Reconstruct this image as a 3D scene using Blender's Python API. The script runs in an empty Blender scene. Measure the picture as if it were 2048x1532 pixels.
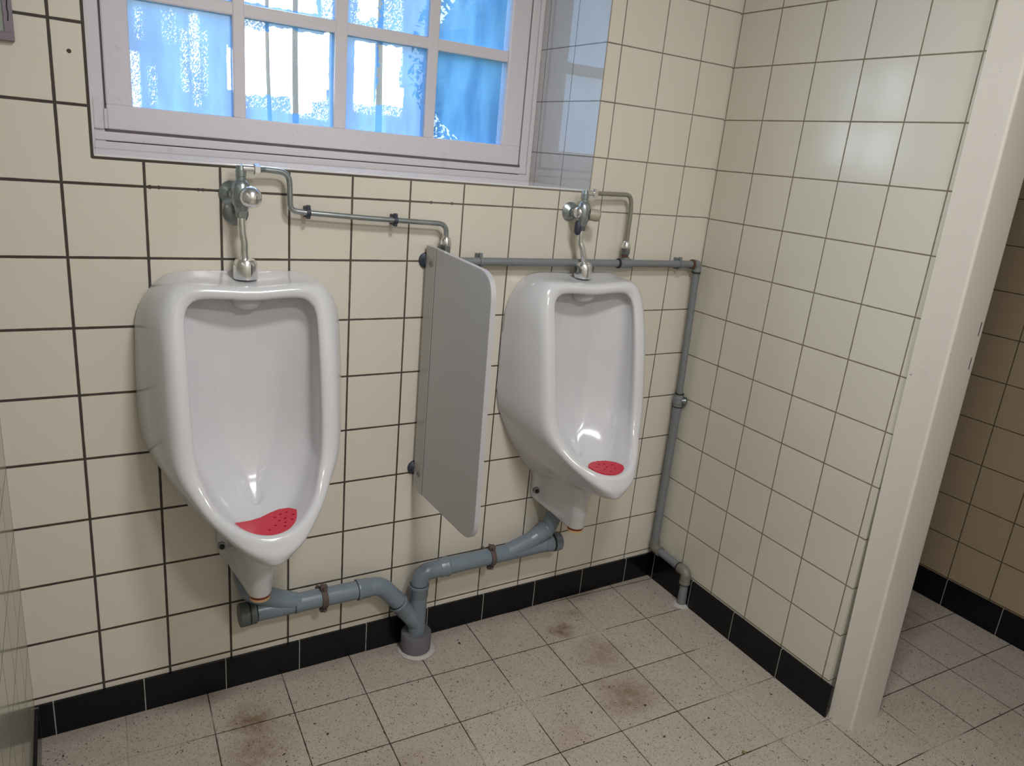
import bpy, bmesh, math, random
from mathutils import Vector, Matrix
random.seed(7)
SC = bpy.context.scene
COL = SC.collection
# ------------------------------------------------------------------ camera
cd = bpy.data.cameras.new('camera'); cam = bpy.data.objects.new('camera', cd); COL.objects.link(cam)
cd.sensor_width = 36.0; cd.lens = 1475.228 / 2048 * 36.0; cd.clip_start = .02
cam.location = (-1.8241, -1.8015, 1.4726)
cam.rotation_euler = (math.radians(72.84287), math.radians(-5.27503), math.radians(-30.51022))
SC.camera = cam
# ------------------------------------------------------------------ view / world
SC.view_settings.view_transform = 'Standard'; SC.view_settings.look = 'None'
SC.view_settings.gamma = 1.0; SC.view_settings.exposure = 0.15
SC.view_settings.use_curve_mapping = False
W = bpy.data.worlds.new('overcast_sky'); SC.world = W; W.use_nodes = True
_b = W.node_tree.nodes['Background']; _b.inputs[0].default_value = (.80, .90, 1.0, 1); _b.inputs[1].default_value = 8.0
LAMPS = ((-1.10, -1.36, 17.5), (-1.05, -2.45, 20.0)); LAMP_R = .14; LAMP_Z = 2.50   # round ceiling bulkhead lamp, then an unseen second one added as soft fill
for lx, ly, lw in LAMPS:
    ld = bpy.data.lights.new('ceiling_lamp_light', 'AREA'); ld.shape = 'DISK'; ld.size = 2 * LAMP_R
    ld.energy = lw; ld.color = (1.0, .985, .97)
    lo = bpy.data.objects.new('ceiling_lamp_light', ld); COL.objects.link(lo)
    lo.location = (lx, ly, LAMP_Z - .012)

# ------------------------------------------------------------------ node helper
class NT:
    def __init__(s, name):
        s.m = bpy.data.materials.new(name); s.m.use_nodes = True
        s.t = s.m.node_tree; s.t.nodes.clear()
        s.out = s.t.nodes.new('ShaderNodeOutputMaterial')
    def n(s, typ, **k):
        x = s.t.nodes.new(typ)
        for a, b in k.items(): setattr(x, a, b)
        return x
    def link(s, a, b): s.t.links.new(a, b)
    def put(s, sock, v):
        if isinstance(v, X): s.link(v.s, sock)
        elif isinstance(v, bpy.types.NodeSocket): s.link(v, sock)
        elif isinstance(v, (tuple, list)):
            v = tuple(v); n = len(sock.default_value)
            sock.default_value = (v + (1,))[:n] if len(v) < n else v[:n]
        else: sock.default_value = v
    def math(s, op, a, b=None, c=None):
        x = s.n('ShaderNodeMath', operation=op); s.put(x.inputs[0], a)
        if b is not None: s.put(x.inputs[1], b)
        if c is not None: s.put(x.inputs[2], c)
        return X(s, x.outputs[0])
    def xyz(s):
        tc = s.n('ShaderNodeTexCoord'); sp = s.n('ShaderNodeSeparateXYZ'); s.link(tc.outputs['Object'], sp.inputs[0])
        s.co = tc.outputs['Object']
        return [X(s, sp.outputs[i]) for i in range(3)]
    def comb(s, a, b, c):
        x = s.n('ShaderNodeCombineXYZ'); s.put(x.inputs[0], a); s.put(x.inputs[1], b); s.put(x.inputs[2], c); return x.outputs[0]
    def noise(s, scale, detail=2, rough=.5, vec=None, dist=0.0):
        x = s.n('ShaderNodeTexNoise'); x.inputs['Scale'].default_value = scale; x.inputs['Detail'].default_value = detail
        x.inputs['Roughness'].default_value = rough; x.inputs['Distortion'].default_value = dist
        if vec is None: vec = s.n('ShaderNodeTexCoord').outputs['Object']
        s.link(vec, x.inputs['Vector']); return X(s, x.outputs['Fac'])
    def ramp(s, v, a, b):   # smooth 0..1
        x = s.n('ShaderNodeMapRange'); x.interpolation_type = 'SMOOTHSTEP'; s.put(x.inputs[0], v)
        s.put(x.inputs[1], a); s.put(x.inputs[2], b); return X(s, x.outputs[0])
    def mix(s, f, a, b):
        x = s.n('ShaderNodeMix', data_type='RGBA'); s.put(x.inputs[0], f); s.put(x.inputs[6], a); s.put(x.inputs[7], b)
        return x.outputs[2]
    def bsdf(s, **k):
        x = s.n('ShaderNodeBsdfPrincipled')
        for a, b in k.items(): s.put(x.inputs[a.replace('_', ' ')], b)
        return x
    def bump(s, h, strength=.3, dist=.001):
        x = s.n('ShaderNodeBump'); s.put(x.inputs['Height'], h); x.inputs['Strength'].default_value = strength
        x.inputs['Distance'].default_value = dist; return x.outputs[0]
    def done(s, sh): s.link(sh.outputs[0] if hasattr(sh, 'outputs') else sh, s.out.inputs[0]); return s.m
class X:
    def __init__(s, t, so): s.t = t; s.s = so
    def __add__(s, o): return s.t.math('ADD', s, o)
    def __radd__(s, o): return s.t.math('ADD', s, o)
    def __sub__(s, o): return s.t.math('SUBTRACT', s, o)
    def __rsub__(s, o): return s.t.math('SUBTRACT', o, s)
    def __mul__(s, o): return s.t.math('MULTIPLY', s, o)
    def __rmul__(s, o): return s.t.math('MULTIPLY', s, o)
    def __truediv__(s, o): return s.t.math('DIVIDE', s, o)
    def floor(s): return s.t.math('FLOOR', s)
    def fract(s): return s.t.math('FRACT', s)
    def abs(s): return s.t.math('ABSOLUTE', s)
    def max(s, o): return s.t.math('MAXIMUM', s, o)
    def min(s, o): return s.t.math('MINIMUM', s, o)
    def gt(s, o): return s.t.math('GREATER_THAN', s, o)
    def lt(s, o): return s.t.math('LESS_THAN', s, o)
def linedist(c, off, pitch):     # distance to the nearest grid line
    f = ((c - off) / pitch + .5).fract() - .5
    return f.abs() * pitch

def rgb(r, g, b):                # sRGB 0-255 -> linear
    f = lambda c: ((c / 255 + .055) / 1.055) ** 2.4 if c > 10 else c / 255 / 12.92
    return (f(r), f(g), f(b), 1)

TILE = .153
XL = -1.966; WX0, WX1 = -1.756, -.490; SILL = 1.392; WTOP = 2.33
CREAM = rgb(209, 203, 192)
def wall_tiles(name, ax, offa, offz=.1122, gw=.0050, grout=rgb(52, 46, 40), cream=CREAM, upper=None, rough=.13, coat=0.0):
    t = NT(name); x, y, z = t.xyz(); c = (x, y, z)[ax]
    warp = t.noise(35, 2) - .5
    if upper is None: la = linedist(c, offa, TILE); ca = ((c - offa) / TILE).floor()
    else:
        sel = z.gt(1.4885) * x.gt(-.60)
        la = linedist(c, offa, TILE) * (1 - sel) + linedist(c, upper, .152) * sel
        ca = ((c - offa) / TILE).floor() + sel * 40
    lz = linedist(z, offz, TILE); cz = ((z - offz) / TILE).floor()
    d = la.min(lz) + warp * .0012
    if upper is not None:
        ins = x.gt(WX0 - .004) * x.lt(WX1 + .004)
        for hx, hz, hr in ((-1.655, 1.3362, .0015), (-1.637, 1.3362, .0012), (-1.558, 1.3362, .001), (-1.548, 1.3362, .001), (-1.052, 1.3362, .0022), (-.993, 1.3362, .0018), (-.933, 1.3362, .0018), (-.705, 1.3362, .001), (-1.786, 1.587, .0012)):
            q = t.math('SQRT', (x - hx) * (x - hx) + (z - hz) * (z - hz)) - hr
            d = d.min(q)
        d = d.min((z - (SILL - .0025)).abs() + (1 - ins) * 9)
        d = d.min(((x - (WX0 - .003)).abs()).min((x - (WX1 + .002)).abs() + .0008) + (1 - z.gt(SILL - .004)) * 9)
    if upper is not None:      # joints are wider and dirtier toward the left of this wall
        k = t.ramp(x + t.noise(3, 2) * .5, -1.6, .1); w2 = .0030 - k * .0013
        m = 1 - t.ramp(d - w2, -.0006, .0006)
    else: m = 1 - t.ramp(d, gw * .5 - .0006, gw * .5 + .0006)
    wn = t.n('ShaderNodeTexWhiteNoise', noise_dimensions='3D'); t.link(t.comb(ca, cz, ax), wn.inputs[0])
    rnd = X(t, wn.outputs[0])
    big = t.noise(2.3, 3)
    col = t.mix(rnd * .5, cream, tuple(v * k for v, k in zip(cream[:3], (.955, .95, .94))))
    col = t.mix(t.ramp(big, .45, .75) * .25, col, tuple(v * k for v, k in zip(cream[:3], (.90, .885, .85))))
    # limescale smears and specks
    sm = t.ramp(t.noise(60, 3, .7), .70, .74) * t.ramp(t.noise(7, 1), .55, .7)
    col = t.mix(sm * .5, col, rgb(150, 135, 110))
    gcol = t.mix(t.noise(12, 2), grout, tuple(v * 1.7 for v in grout[:3]))
    if upper is not None: gcol = t.mix(k * t.ramp(z, .7, 1.5), gcol, rgb(120, 114, 104))
    col = t.mix(m, col, gcol)
    r = m * .6 + rough + t.noise(9, 2) * .05
    # every tile is set at its own slight tilt
    ha = ((c - offa) / TILE).fract(); hz = ((z - offz) / TILE).fract()
    wc = t.n('ShaderNodeSeparateColor'); t.link(wn.outputs[1], wc.inputs[0])
    tilt = (X(t, wc.outputs[0]) - .5) * ha + (X(t, wc.outputs[1]) - .5) * hz
    h = (1 - m) * 1.0 + tilt * .55 + t.noise(14, 2) * .25
    b = t.bsdf(Base_Color=col, Roughness=r, Normal=t.bump(h, .35, .0016), Specular_IOR_Level=.5, Coat_Weight=coat, Coat_Roughness=.02)
    return t.done(b)

def simple(name, col, rough=.5, metal=0.0, var=.06, vscale=14, bump=0.0, bscale=60, spec=.5, coat=0.0):
    t = NT(name); t.xyz()
    n = t.noise(vscale, 4, .6)
    c = t.mix(n, tuple(v * (1 - var) for v in col[:3]), tuple(min(1, v * (1 + var)) for v in col[:3]))
    k = dict(Base_Color=c, Roughness=n * .12 + (rough - .06), Metallic=metal, Specular_IOR_Level=spec)
    if coat: k['Coat_Weight'] = coat; k['Coat_Roughness'] = .04
    if bump: k['Normal'] = t.bump(t.noise(bscale, 3), bump, .001)
    return t.done(t.bsdf(**k))

# ------------------------------------------------------------------ materials
M = {}
M['tile_back'] = wall_tiles('cream_tiles_back', 0, -1.8174, upper=-.4375)
M['tile_right'] = wall_tiles('cream_tiles_right', 1, -.1616, offz=.1097, gw=.0036, grout=rgb(104, 96, 80), cream=rgb(206, 203, 191))
M['tile_left'] = wall_tiles('cream_tiles_left', 1, -.02, gw=.0035, grout=rgb(60, 56, 50), cream=rgb(168, 166, 152))  # cream darkened: dimness of the left corner is put into the tile colour
M['tile_reveal'] = wall_tiles('cream_tiles_reveal', 1, .0, offz=.1122, gw=.003, grout=rgb(90, 84, 76), cream=rgb(190, 187, 182), rough=.03, coat=1.0)  # cream dimmed: the recess's low light is put into the colour
M['tile_far'] = wall_tiles('cream_tiles_cubicle', 1, -.604, gw=.0035, grout=rgb(60, 48, 36), cream=rgb(160, 144, 120))  # cream browned: dim warm cubicle light is put into the colour
M['sill'] = None

def black_tiles(name, ax, off):
    t = NT(name); x, y, z = t.xyz(); c = (x, y, z)[ax]
    d = linedist(c, off, .2) + (t.noise(40, 2) - .5) * .001
    m = 1 - t.ramp(d, .0008, .0016)
    col = t.mix(t.noise(9, 3), (.0022, .0026, .0045, 1), (.0045, .005, .0075, 1))
    col = t.mix(m, col, rgb(150, 150, 146))
    return t.done(t.bsdf(Base_Color=col, Roughness=m * .5 + .20, Specular_IOR_Level=.28, Normal=t.bump(1 - m, .3, .0008)))
M['black_back'] = black_tiles('black_skirting_tiles_back', 0, -.1275)
M['black_right'] = black_tiles('black_skirting_tiles_right', 1, -.430)
M['black_other'] = black_tiles('black_skirting_tiles_other', 1, -.21)

def floor_mat():
    t = NT('speckled_terrazzo_tiles'); x, y, z = t.xyz()
    a = math.radians(-2.355); ca, sa = math.cos(a), math.sin(a)
    fx, fy = -1.38502, -.17432
    u = (x - fx) * ca + (y - fy) * sa; v = (y - fy) * ca - (x - fx) * sa
    P = .19802
    w = (t.noise(60, 2) - .5) * .0016
    lu = linedist(u, 0.0, P); lv = linedist(v, 0.0, P)
    gv = t.noise(3.1, 1)        # joints are filled in places
    d = lu.min(lv) + w
    m = (1 - t.ramp(d, .0008, .0021)) * (t.ramp(gv, .36, .48) * .75 + .25)
    wn = t.n('ShaderNodeTexWhiteNoise', noise_dimensions='3D')
    t.link(t.comb((u / P).floor(), (v / P).floor(), 1.0), wn.inputs[0]); rnd = X(t, wn.outputs[0])
    base = t.mix(rnd * .5, rgb(170, 161, 151), rgb(178, 169, 159))
    base = t.mix(t.ramp(t.noise(6, 4, .65), .4, .75) * .35, base, rgb(150, 140, 129))
    # fine chips
    def chips(scale, thr, colr, amount, col, seed):
        vo = t.n('ShaderNodeTexVoronoi', feature='F1'); vo.inputs['Scale'].default_value = scale
        vo.inputs['Randomness'].default_value = 1.0
        dv = t.n('ShaderNodeVectorMath', operation='ADD'); t.link(t.co, dv.inputs[0])
        nz = t.n('ShaderNodeTexNoise'); nz.inputs['Scale'].default_value = scale * 1.2; t.link(t.co, nz.inputs['Vector'])
        sc = t.n('ShaderNodeVectorMath', operation='SCALE'); t.link(nz.outputs['Color'], sc.inputs[0]); sc.inputs['Scale'].default_value = 1.6 / scale
        t.link(sc.outputs[0], dv.inputs[1])
        of = t.n('ShaderNodeVectorMath', operation='ADD'); t.link(dv.outputs[0], of.inputs[0]); of.inputs[1].default_value = (seed, seed * 2, 0)
        t.link(of.outputs[0], vo.inputs['Vector'])
        cc = t.n('ShaderNodeSeparateColor'); t.link(vo.outputs['Color'], cc.inputs[0])
        on = X(t, cc.outputs[0]).lt(thr)
        k = (1 - t.ramp(X(t, vo.outputs['Distance']), amount * .7, amount)) * on
        return t.mix(k, col, colr)
    base = chips(210, .60, rgb(112, 98, 88), .33, base, 3)
    base = chips(330, .40, rgb(120, 108, 98), .30, base, 8)
    base = chips(150, .12, rgb(190, 184, 176), .25, base, 5)
    base = chips(100, .30, rgb(66, 57, 51), .22, base, 11)
    base = chips(60, .07, rgb(30, 26, 26), .19, base, 17)
    base = chips(75, .12, rgb(44, 38, 36), .17, base, 23)
    # brown stains in the places the floor has them
    st = None
    for sx, sy, r, k in ((-1.49, -.155, .085, 1.0), (-1.50, -.26, .13, .6), (-.51, -.50, .12, .75), (-.506, -.156, .06, .9), (-.47, -.31, .11, .6), (-.43, -.10, .06, .5), (.70, -.60, .16, .5), (-1.0, -.07, .08, .4), (-.75, -.55, .1, .25), (-1.2, -.5, .18, .3)):
        dx = x - sx; dy = y - sy; q = t.math('SQRT', dx * dx + dy * dy) + (t.noise(11, 3) - .5) * .09
        f = (1 - t.ramp(q, r * .1, r)) * k
        st = f if st is None else st.max(f)
    st = st * t.ramp(t.noise(28, 5, .75), .22, .66)
    base = t.mix(st * .85, base, rgb(98, 64, 30))
    # darker band along the skirting
    edge = (1 - t.ramp((y * -1.0) + (t.noise(15, 3) - .5) * .05, .01, .07)) * .35
    base = t.mix(edge, base, rgb(120, 108, 96))
    col = t.mix(m, base, rgb(44, 36, 32))
    pits = t.noise(160, 3)
    return t.done(t.bsdf(Base_Color=col, Roughness=.42 + t.noise(7, 3) * .2, Specular_IOR_Level=.35, Normal=t.bump((1 - m) * 1.0 + pits * .25, .3, .001)))
M['floor'] = floor_mat()
M['sill'] = simple('pale_sill_tiles', rgb(214, 212, 214), .10, var=.03)
def dirty_paint(name, col, dirt=.35):
    t = NT(name); t.xyz()
    n = t.noise(26, 5, .65); g = t.noise(5, 3)
    c = t.mix(t.ramp(n, .56, .80) * t.ramp(g, .4, .65) * dirt, col, rgb(120, 100, 108))
    sp = t.ramp(t.noise(85, 2, .7), .73, .76)
    c = t.mix(sp * .6, c, rgb(90, 82, 84))
    return t.done(t.bsdf(Base_Color=c, Roughness=.34 + n * .1, Normal=t.bump(n, .12, .001)))
M['paint'] = dirty_paint('old_white_window_paint', rgb(214, 208, 213))
M['post'] = dirty_paint('white_door_post_paint', rgb(204, 199, 192), .12)
M['dark_gap'] = simple('dark_brown_gap', rgb(58, 50, 50), .9)  # dark brown for slots and narrow gaps
M['sash_gap'] = simple('grey_brown_sash_gap', rgb(104, 92, 96), .9, var=.3, vscale=30)  # grey-brown for the strips round the sash
M['brown_rust'] = simple('brown_rust', rgb(84, 58, 48), .8, var=.3, vscale=80)
M['far_paint'] = simple('brown_grey_paint', rgb(205, 200, 190), .8)
M['porcelain'] = None
def porcelain():
    t = NT('white_glazed_porcelain'); x, y, z = t.xyz()
    n = t.noise(4, 3)
    c = t.mix(n, rgb(200, 201, 206), rgb(208, 209, 213))
    lime = t.ramp(t.noise(20, 4, .6), .5, .8) * (1 - t.ramp(z, -.78, -.55)) * .35
    c = t.mix(lime, c, rgb(196, 178, 150))
    return t.done(t.bsdf(Base_Color=c, Roughness=.17, Specular_IOR_Level=.5, Coat_Weight=.15, Coat_Roughness=.05))
M['porcelain'] = porcelain()
M['seam'] = simple('grey_limescale_seam', rgb(188, 182, 172), .6)
M['rust'] = simple('rusty_ring', rgb(110, 40, 22), .7, var=.4, vscale=80)
M['wax'] = simple('yellowed_sealing_ring', rgb(208, 172, 128), .7, var=.15, vscale=60)
def chrome():
    t = NT('worn_chrome'); t.xyz(); n = t.noise(45, 3)
    c = t.mix(t.ramp(n, .45, .7) * .4, (.84, .85, .87, 1), (.50, .52, .53, 1))
    return t.done(t.bsdf(Base_Color=c, Metallic=1.0, Roughness=.12 + n * .16))
M['chrome'] = chrome()
M['old_chrome'] = simple('tarnished_chrome', rgb(140, 146, 148), .30, metal=1.0, var=.25, vscale=60)
M['tube'] = simple('dull_plated_tube', rgb(160, 168, 172), .28, metal=.9, var=.2, vscale=30)
M['painted_tube'] = simple('olive_grey_painted_tube', rgb(138, 136, 126), .38, metal=.35, var=.12)
M['verdigris'] = simple('greenish_tarnished_brass', rgb(156, 166, 170), .28, metal=.85, var=.3, vscale=70)
M['galv'] = simple('grey_painted_steel_pipe', rgb(122, 127, 131), .46, metal=.2, var=.14, vscale=25, bump=.15)
M['joint'] = simple('black_thread_compound', rgb(34, 32, 32), .7)
M['galv_rust'] = simple('rust_stained_fitting', rgb(122, 118, 112), .55, metal=.2, var=.3, vscale=60, bump=.2)
M['clip'] = simple('dark_steel_clip', rgb(62, 68, 82), .5, metal=.4)
M['pvc'] = simple('grey_pvc', rgb(112, 125, 137), .27, var=.05, vscale=8)
M['pvc_dark'] = simple('dark_grey_pvc_cap', rgb(84, 92, 92), .5)
M['collar'] = simple('purple_grey_collar', rgb(100, 98, 104), .7, var=.12, vscale=40)
M['mortar'] = simple('grey_mortar', rgb(176, 174, 170), .9, var=.15, vscale=60, bump=.4)
M['clamp'] = simple('rusted_clamp', rgb(92, 78, 74), .8, metal=.15, var=.4, vscale=120, bump=.5, bscale=220)
M['rubber'] = simple('black_rubber', rgb(24, 26, 32), .6)
M['red'] = simple('red_vinyl', rgb(196, 26, 56), .42, var=.05)
M['panel'] = simple('grey_speckled_laminate', rgb(192, 194, 199), .42, var=.05, vscale=220)
M['panel_edge'] = simple('brushed_metal_edge', rgb(196, 196, 204), .30, metal=.35, var=.04)
M['panel_strip'] = simple('grey_mounting_strip', rgb(182, 181, 180), .34, metal=.2, var=.03)
M['mirror'] = simple('cloudy_mirror_glass', rgb(150, 158, 160), .12, metal=.8, var=.15, vscale=12)
M['mirror_frame'] = simple('mauve_grey_metal_frame', rgb(128, 120, 132), .35, metal=.5)
M['beige'] = simple('beige_plastic_knob', rgb(160, 152, 138), .45)
M['ceiling'] = simple('white_ceiling_paint', rgb(225, 222, 216), .8)
M['grit'] = simple('ochre_grit', rgb(120, 108, 74), .9, var=.3, vscale=200)
M['bark'] = simple('tree_bark', rgb(84, 78, 68), .9, var=.3, vscale=9)
M['leaf'] = simple('evergreen_leaves', rgb(58, 84, 50), .6, var=.35, vscale=3)
M['grass'] = simple('lawn', rgb(98, 112, 70), .9, var=.3, vscale=2)
M['lamp_glass'] = None
t = NT('opal_lamp_glass'); em = t.n('ShaderNodeEmission'); em.inputs[0].default_value = (1, .97, .93, 1); em.inputs[1].default_value = 6
M['lamp_glass'] = t.done(em)

def haze_glass():
    """pane with blue haze of shaded trees painted in, left clear at sky gaps"""
    t = NT('pane_with_painted_blue_haze'); x, y, z = t.xyz()
    wx = (t.noise(38, 4, .65) - .5); co2 = t.comb(x + 7.3, y, z + 2.1); wz = (t.noise(38, 4, .65, vec=co2) - .5)
    def box(x0, x1, z0, z1, s=.010, wa=.02, wb=.03):
        a = x + wx * wa; b = z + wz * wb
        return t.ramp(a, x0 - s * .5, x0 + s * .5) * (1 - t.ramp(a, x1 - s * .5, x1 + s * .5)) * t.ramp(b, z0 - s * .5, z0 + s * .5) * (1 - t.ramp(b, z1 - s * .5, z1 + s * .5))
    clear = None
    for bx in ((-1.384, -1.166, 1.567, 1.722, .004, .012, .03), (-1.384, -1.33, 1.56, 1.712, .004, .006, .03), (-1.318, -1.168, 1.60, 1.735, .004, .010, .02), (-1.262, -1.205, 1.528, 1.60, .004, .02, .03),
               (-1.086, -1.028, 1.572, 1.735, .004, .008, .02), (-1.018, -.952, 1.592, 1.735, .004, .04, .03), (-1.02, -.938, 1.578, 1.63, .004, .02, .02),
               (-1.384, -1.196, 1.784, 1.98, .004, .03, .02), (-1.172, -1.160, 1.60, 1.74, .006, .01, .06),
               (-1.085, -1.02, 1.79, 1.90, .004, .08, .10), (-1.425, -1.417, 1.565, 1.672, .004, .006, .05)):
        f = box(*bx); clear = f if clear is None else clear.max(f)
    # diagonal specky bands where sky shows through the painted haze
    scr = None
    sn = t.n('ShaderNodeTexNoise'); sn.inputs['Scale'].default_value = 1; sn.inputs['Detail'].default_value = 3
    t.link(t.comb(x * 420 - z * 260, y, z * 170 + x * 120), sn.inputs['Vector']); sc = X(t, sn.outputs[0])
    for x0, x1, z0, z1, th in ((-1.649, -1.632, 1.50, 1.63, .44), (-1.512, -1.492, 1.60, 1.735, .47), (-1.508, -1.492, 1.52, 1.61, .54), (-1.535, -1.520, 1.55, 1.70, .53), (-1.634, -1.620, 1.66, 1.73, .55),
                               (-1.484, -1.473, 1.55, 1.70, .54), (-1.61, -1.595, 1.51, 1.60, .56), (-1.575, -1.545, 1.66, 1.735, .58), (-1.384, -1.33, 1.70, 1.742, .50), (-1.384, -1.17, 1.53, 1.60, .56), (-.985, -.945, 1.64, 1.72, .50), (-1.10, -.95, 1.775, 1.92, .55),
                               (-1.18, -1.145, 1.775, 1.9, .46), (-1.24, -1.16, 1.52, 1.58, .52), (-1.085, -.94, 1.55, 1.585, .53), (-.80, -.792, 1.55, 1.73, .58), (-.74, -.70, 1.80, 1.9, .62)):
        f = box(x0, x1, z0, z1, .012, .006, .02) * t.ramp(sc, th + .01, th + .05); scr = f if scr is None else scr.max(f)
    st = t.n('ShaderNodeTexNoise'); st.inputs['Scale'].default_value = 1; st.inputs['Detail'].default_value = 3
    t.link(t.comb(x * 24, y, z * 5), st.inputs['Vector']); streak = X(t, st.outputs[0])
    tone = t.mix(t.ramp(streak, .30, .75), rgb(46, 84, 128), rgb(66, 108, 150))  # blue tone stands in for hazed trees outside
    tone = t.mix(t.ramp(x, -.72, -.60) * .5, tone, rgb(38, 72, 112))
    tr = t.n('ShaderNodeBsdfTranslucent'); t.put(tr.inputs[0], tone)
    di = t.n('ShaderNodeBsdfDiffuse'); di.inputs[0].default_value = rgb(110, 140, 165)
    ms = t.n('ShaderNodeMixShader'); ms.inputs[0].default_value = .12; t.link(tr.outputs[0], ms.inputs[1]); t.link(di.outputs[0], ms.inputs[2])
    tp = t.n('ShaderNodeBsdfTransparent'); tp.inputs[0].default_value = (.95, .98, 1, 1)
    haze = t.n('ShaderNodeMixShader'); t.put(haze.inputs[0], ((clear + scr * .26).min(1.0) * .84 + .03).max(t.ramp(x, -.845, -.83) * .11))
    t.link(ms.outputs[0], haze.inputs[1]); t.link(tp.outputs[0], haze.inputs[2])
    gl = t.n('ShaderNodeBsdfGlossy'); gl.inputs[1].default_value = .03
    fin = t.n('ShaderNodeMixShader'); fin.inputs[0].default_value = .03
    t.link(haze.outputs[0], fin.inputs[1]); t.link(gl.outputs[0], fin.inputs[2])
    return t.done(fin)
M['haze_pane'] = haze_glass()
t = NT('clear_pane'); tp = t.n('ShaderNodeBsdfTransparent'); tp.inputs[0].default_value = (.97, .985, .985, 1)
M['clear'] = t.done(tp)

# ------------------------------------------------------------------ mesh helpers
def link(name, bm, mats, parent=None, smooth=False, label=None, cat=None, group=None, kind=None, ang=None):
    me = bpy.data.meshes.new(name); bmesh.ops.recalc_face_normals(bm, faces=bm.faces); bm.to_mesh(me); bm.free()
    for m in (mats if isinstance(mats, (list, tuple)) else [mats]): me.materials.append(m)
    if smooth:
        for p in me.polygons: p.use_smooth = True
    if ang is not None: me.set_sharp_from_angle(angle=math.radians(ang))
    o = bpy.data.objects.new(name, me); COL.objects.link(o)
    if parent: o.parent = parent
    tag(o, label, cat, group, kind); return o
def tag(o, label=None, cat=None, group=None, kind=None):
    if label: o['label'] = label
    if cat: o['category'] = cat
    if group: o['group'] = group
    if kind: o['kind'] = kind
    return o
def thing(name, label, cat, loc=(0, 0, 0), group=None, kind=None):
    o = bpy.data.objects.new(name, None); COL.objects.link(o); o.location = loc; o.empty_display_size = .05
    return tag(o, label, cat, group, kind)
def box(bm, a, b, mat=0, bevel=0.0):
    x0, y0, z0 = a; x1, y1, z1 = b
    vs = [bm.verts.new(p) for p in ((x0, y0, z0), (x1, y0, z0), (x1, y1, z0), (x0, y1, z0), (x0, y0, z1), (x1, y0, z1), (x1, y1, z1), (x0, y1, z1))]
    fs = [bm.faces.new([vs[i] for i in f]) for f in ((0, 3, 2, 1), (4, 5, 6, 7), (0, 1, 5, 4), (1, 2, 6, 5), (2, 3, 7, 6), (3, 0, 4, 7))]
    for f in fs: f.material_index = mat
    if bevel:
        es = list({e for f in fs for e in f.edges})
        r = bmesh.ops.bevel(bm, geom=es, offset=bevel, segments=2, profile=.5, affect='EDGES')
        for f in r['faces']: f.material_index = mat
    return vs
def sweep(bm, pts, rad, n=20, cap=True, mat=0):
    pts = [Vector(p) for p in pts]
    if not isinstance(rad, (list, tuple)): rad = [rad] * len(pts)
    d0 = (pts[1] - pts[0]).normalized(); up = Vector((0, 0, 1)) if abs(d0.z) < .9 else Vector((1, 0, 0))
    nrm = (up - d0 * up.dot(d0)).normalized(); rings = []; prev = d0
    for i, p in enumerate(pts):
        if i == 0: t_ = d0
        elif i == len(pts) - 1: t_ = (pts[i] - pts[i - 1]).normalized() if (pts[i] - pts[i - 1]).length > 1e-7 else prev
        else:
            a = (pts[i] - pts[i - 1]); b = (pts[i + 1] - pts[i])
            a = a.normalized() if a.length > 1e-7 else prev; b = b.normalized() if b.length > 1e-7 else a
            t_ = (a + b).normalized()
        q = prev.rotation_difference(t_); nrm = (q @ nrm); nrm = (nrm - t_ * nrm.dot(t_)).normalized(); prev = t_
        bn = t_.cross(nrm)
        rings.append([bm.verts.new(p + (nrm * math.cos(2 * math.pi * k / n) + bn * math.sin(2 * math.pi * k / n)) * rad[i]) for k in range(n)])
    for a, b in zip(rings, rings[1:]):
        for k in range(n):
            f = bm.faces.new((a[k], a[(k + 1) % n], b[(k + 1) % n], b[k])); f.material_index = mat
    if cap:
        f = bm.faces.new(rings[0][::-1]); f.material_index = mat
        f = bm.faces.new(rings[-1]); f.material_index = mat
def fillet(pts, r, seg=8):
    pts = [Vector(p) for p in pts]; out = [pts[0]]
    for i in range(1, len(pts) - 1):
        p = pts[i]; a = (pts[i - 1] - p); b = (pts[i + 1] - p); la, lb = a.length, b.length; a.normalize(); b.normalize()
        ang = a.angle(b); tl = min(r / math.tan(ang / 2), la * .48, lb * .48) if ang > .01 else 0
        s = p + a * tl; e = p + b * tl
        for k in range(seg + 1):
            u = k / seg; out.append((1 - u) ** 2 * s + 2 * u * (1 - u) * p + u * u * e)
    out.append(pts[-1]); return out
def rod(bm, a, b, prof, n=24, mat=0, cap=True):
    """lathe along a->b; prof = [(t 0..1, radius)]"""
    a = Vector(a); b = Vector(b); sweep(bm, [a.lerp(b, t_) for t_, r in prof], [max(r, 1e-4) for t_, r in prof], n, cap, mat)
def lathe(bm, a, axis, prof, n=28, mat=0):
    """prof = [(dist, radius)] along axis from a; flat steps allowed"""
    a = Vector(a); ax = Vector(axis).normalized(); up = Vector((0, 0, 1)) if abs(ax.z) < .9 else Vector((1, 0, 0))
    u = (up - ax * up.dot(ax)).normalized(); v = ax.cross(u); rings = []
    for d, r in prof:
        rings.append([bm.verts.new(a + ax * d + (u * math.cos(2 * math.pi * k / n) + v * math.sin(2 * math.pi * k / n)) * max(r, 1e-5)) for k in range(n)])
    for p, q in zip(rings, rings[1:]):
        for k in range(n):
            f = bm.faces.new((p[k], p[(k + 1) % n], q[(k + 1) % n], q[k])); f.material_index = mat
    bm.faces.new(rings[0][::-1]).material_index = mat; bm.faces.new(rings[-1]).material_index = mat
def hexnut(bm, a, axis, length, r, mat=0, ch=.12):
    a = Vector(a); lathe(bm, a, axis, [(0, r * (1 - ch)), (length * .12, r), (length * .88, r), (length, r * (1 - ch))], 6, mat)
BM = bmesh.new

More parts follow.
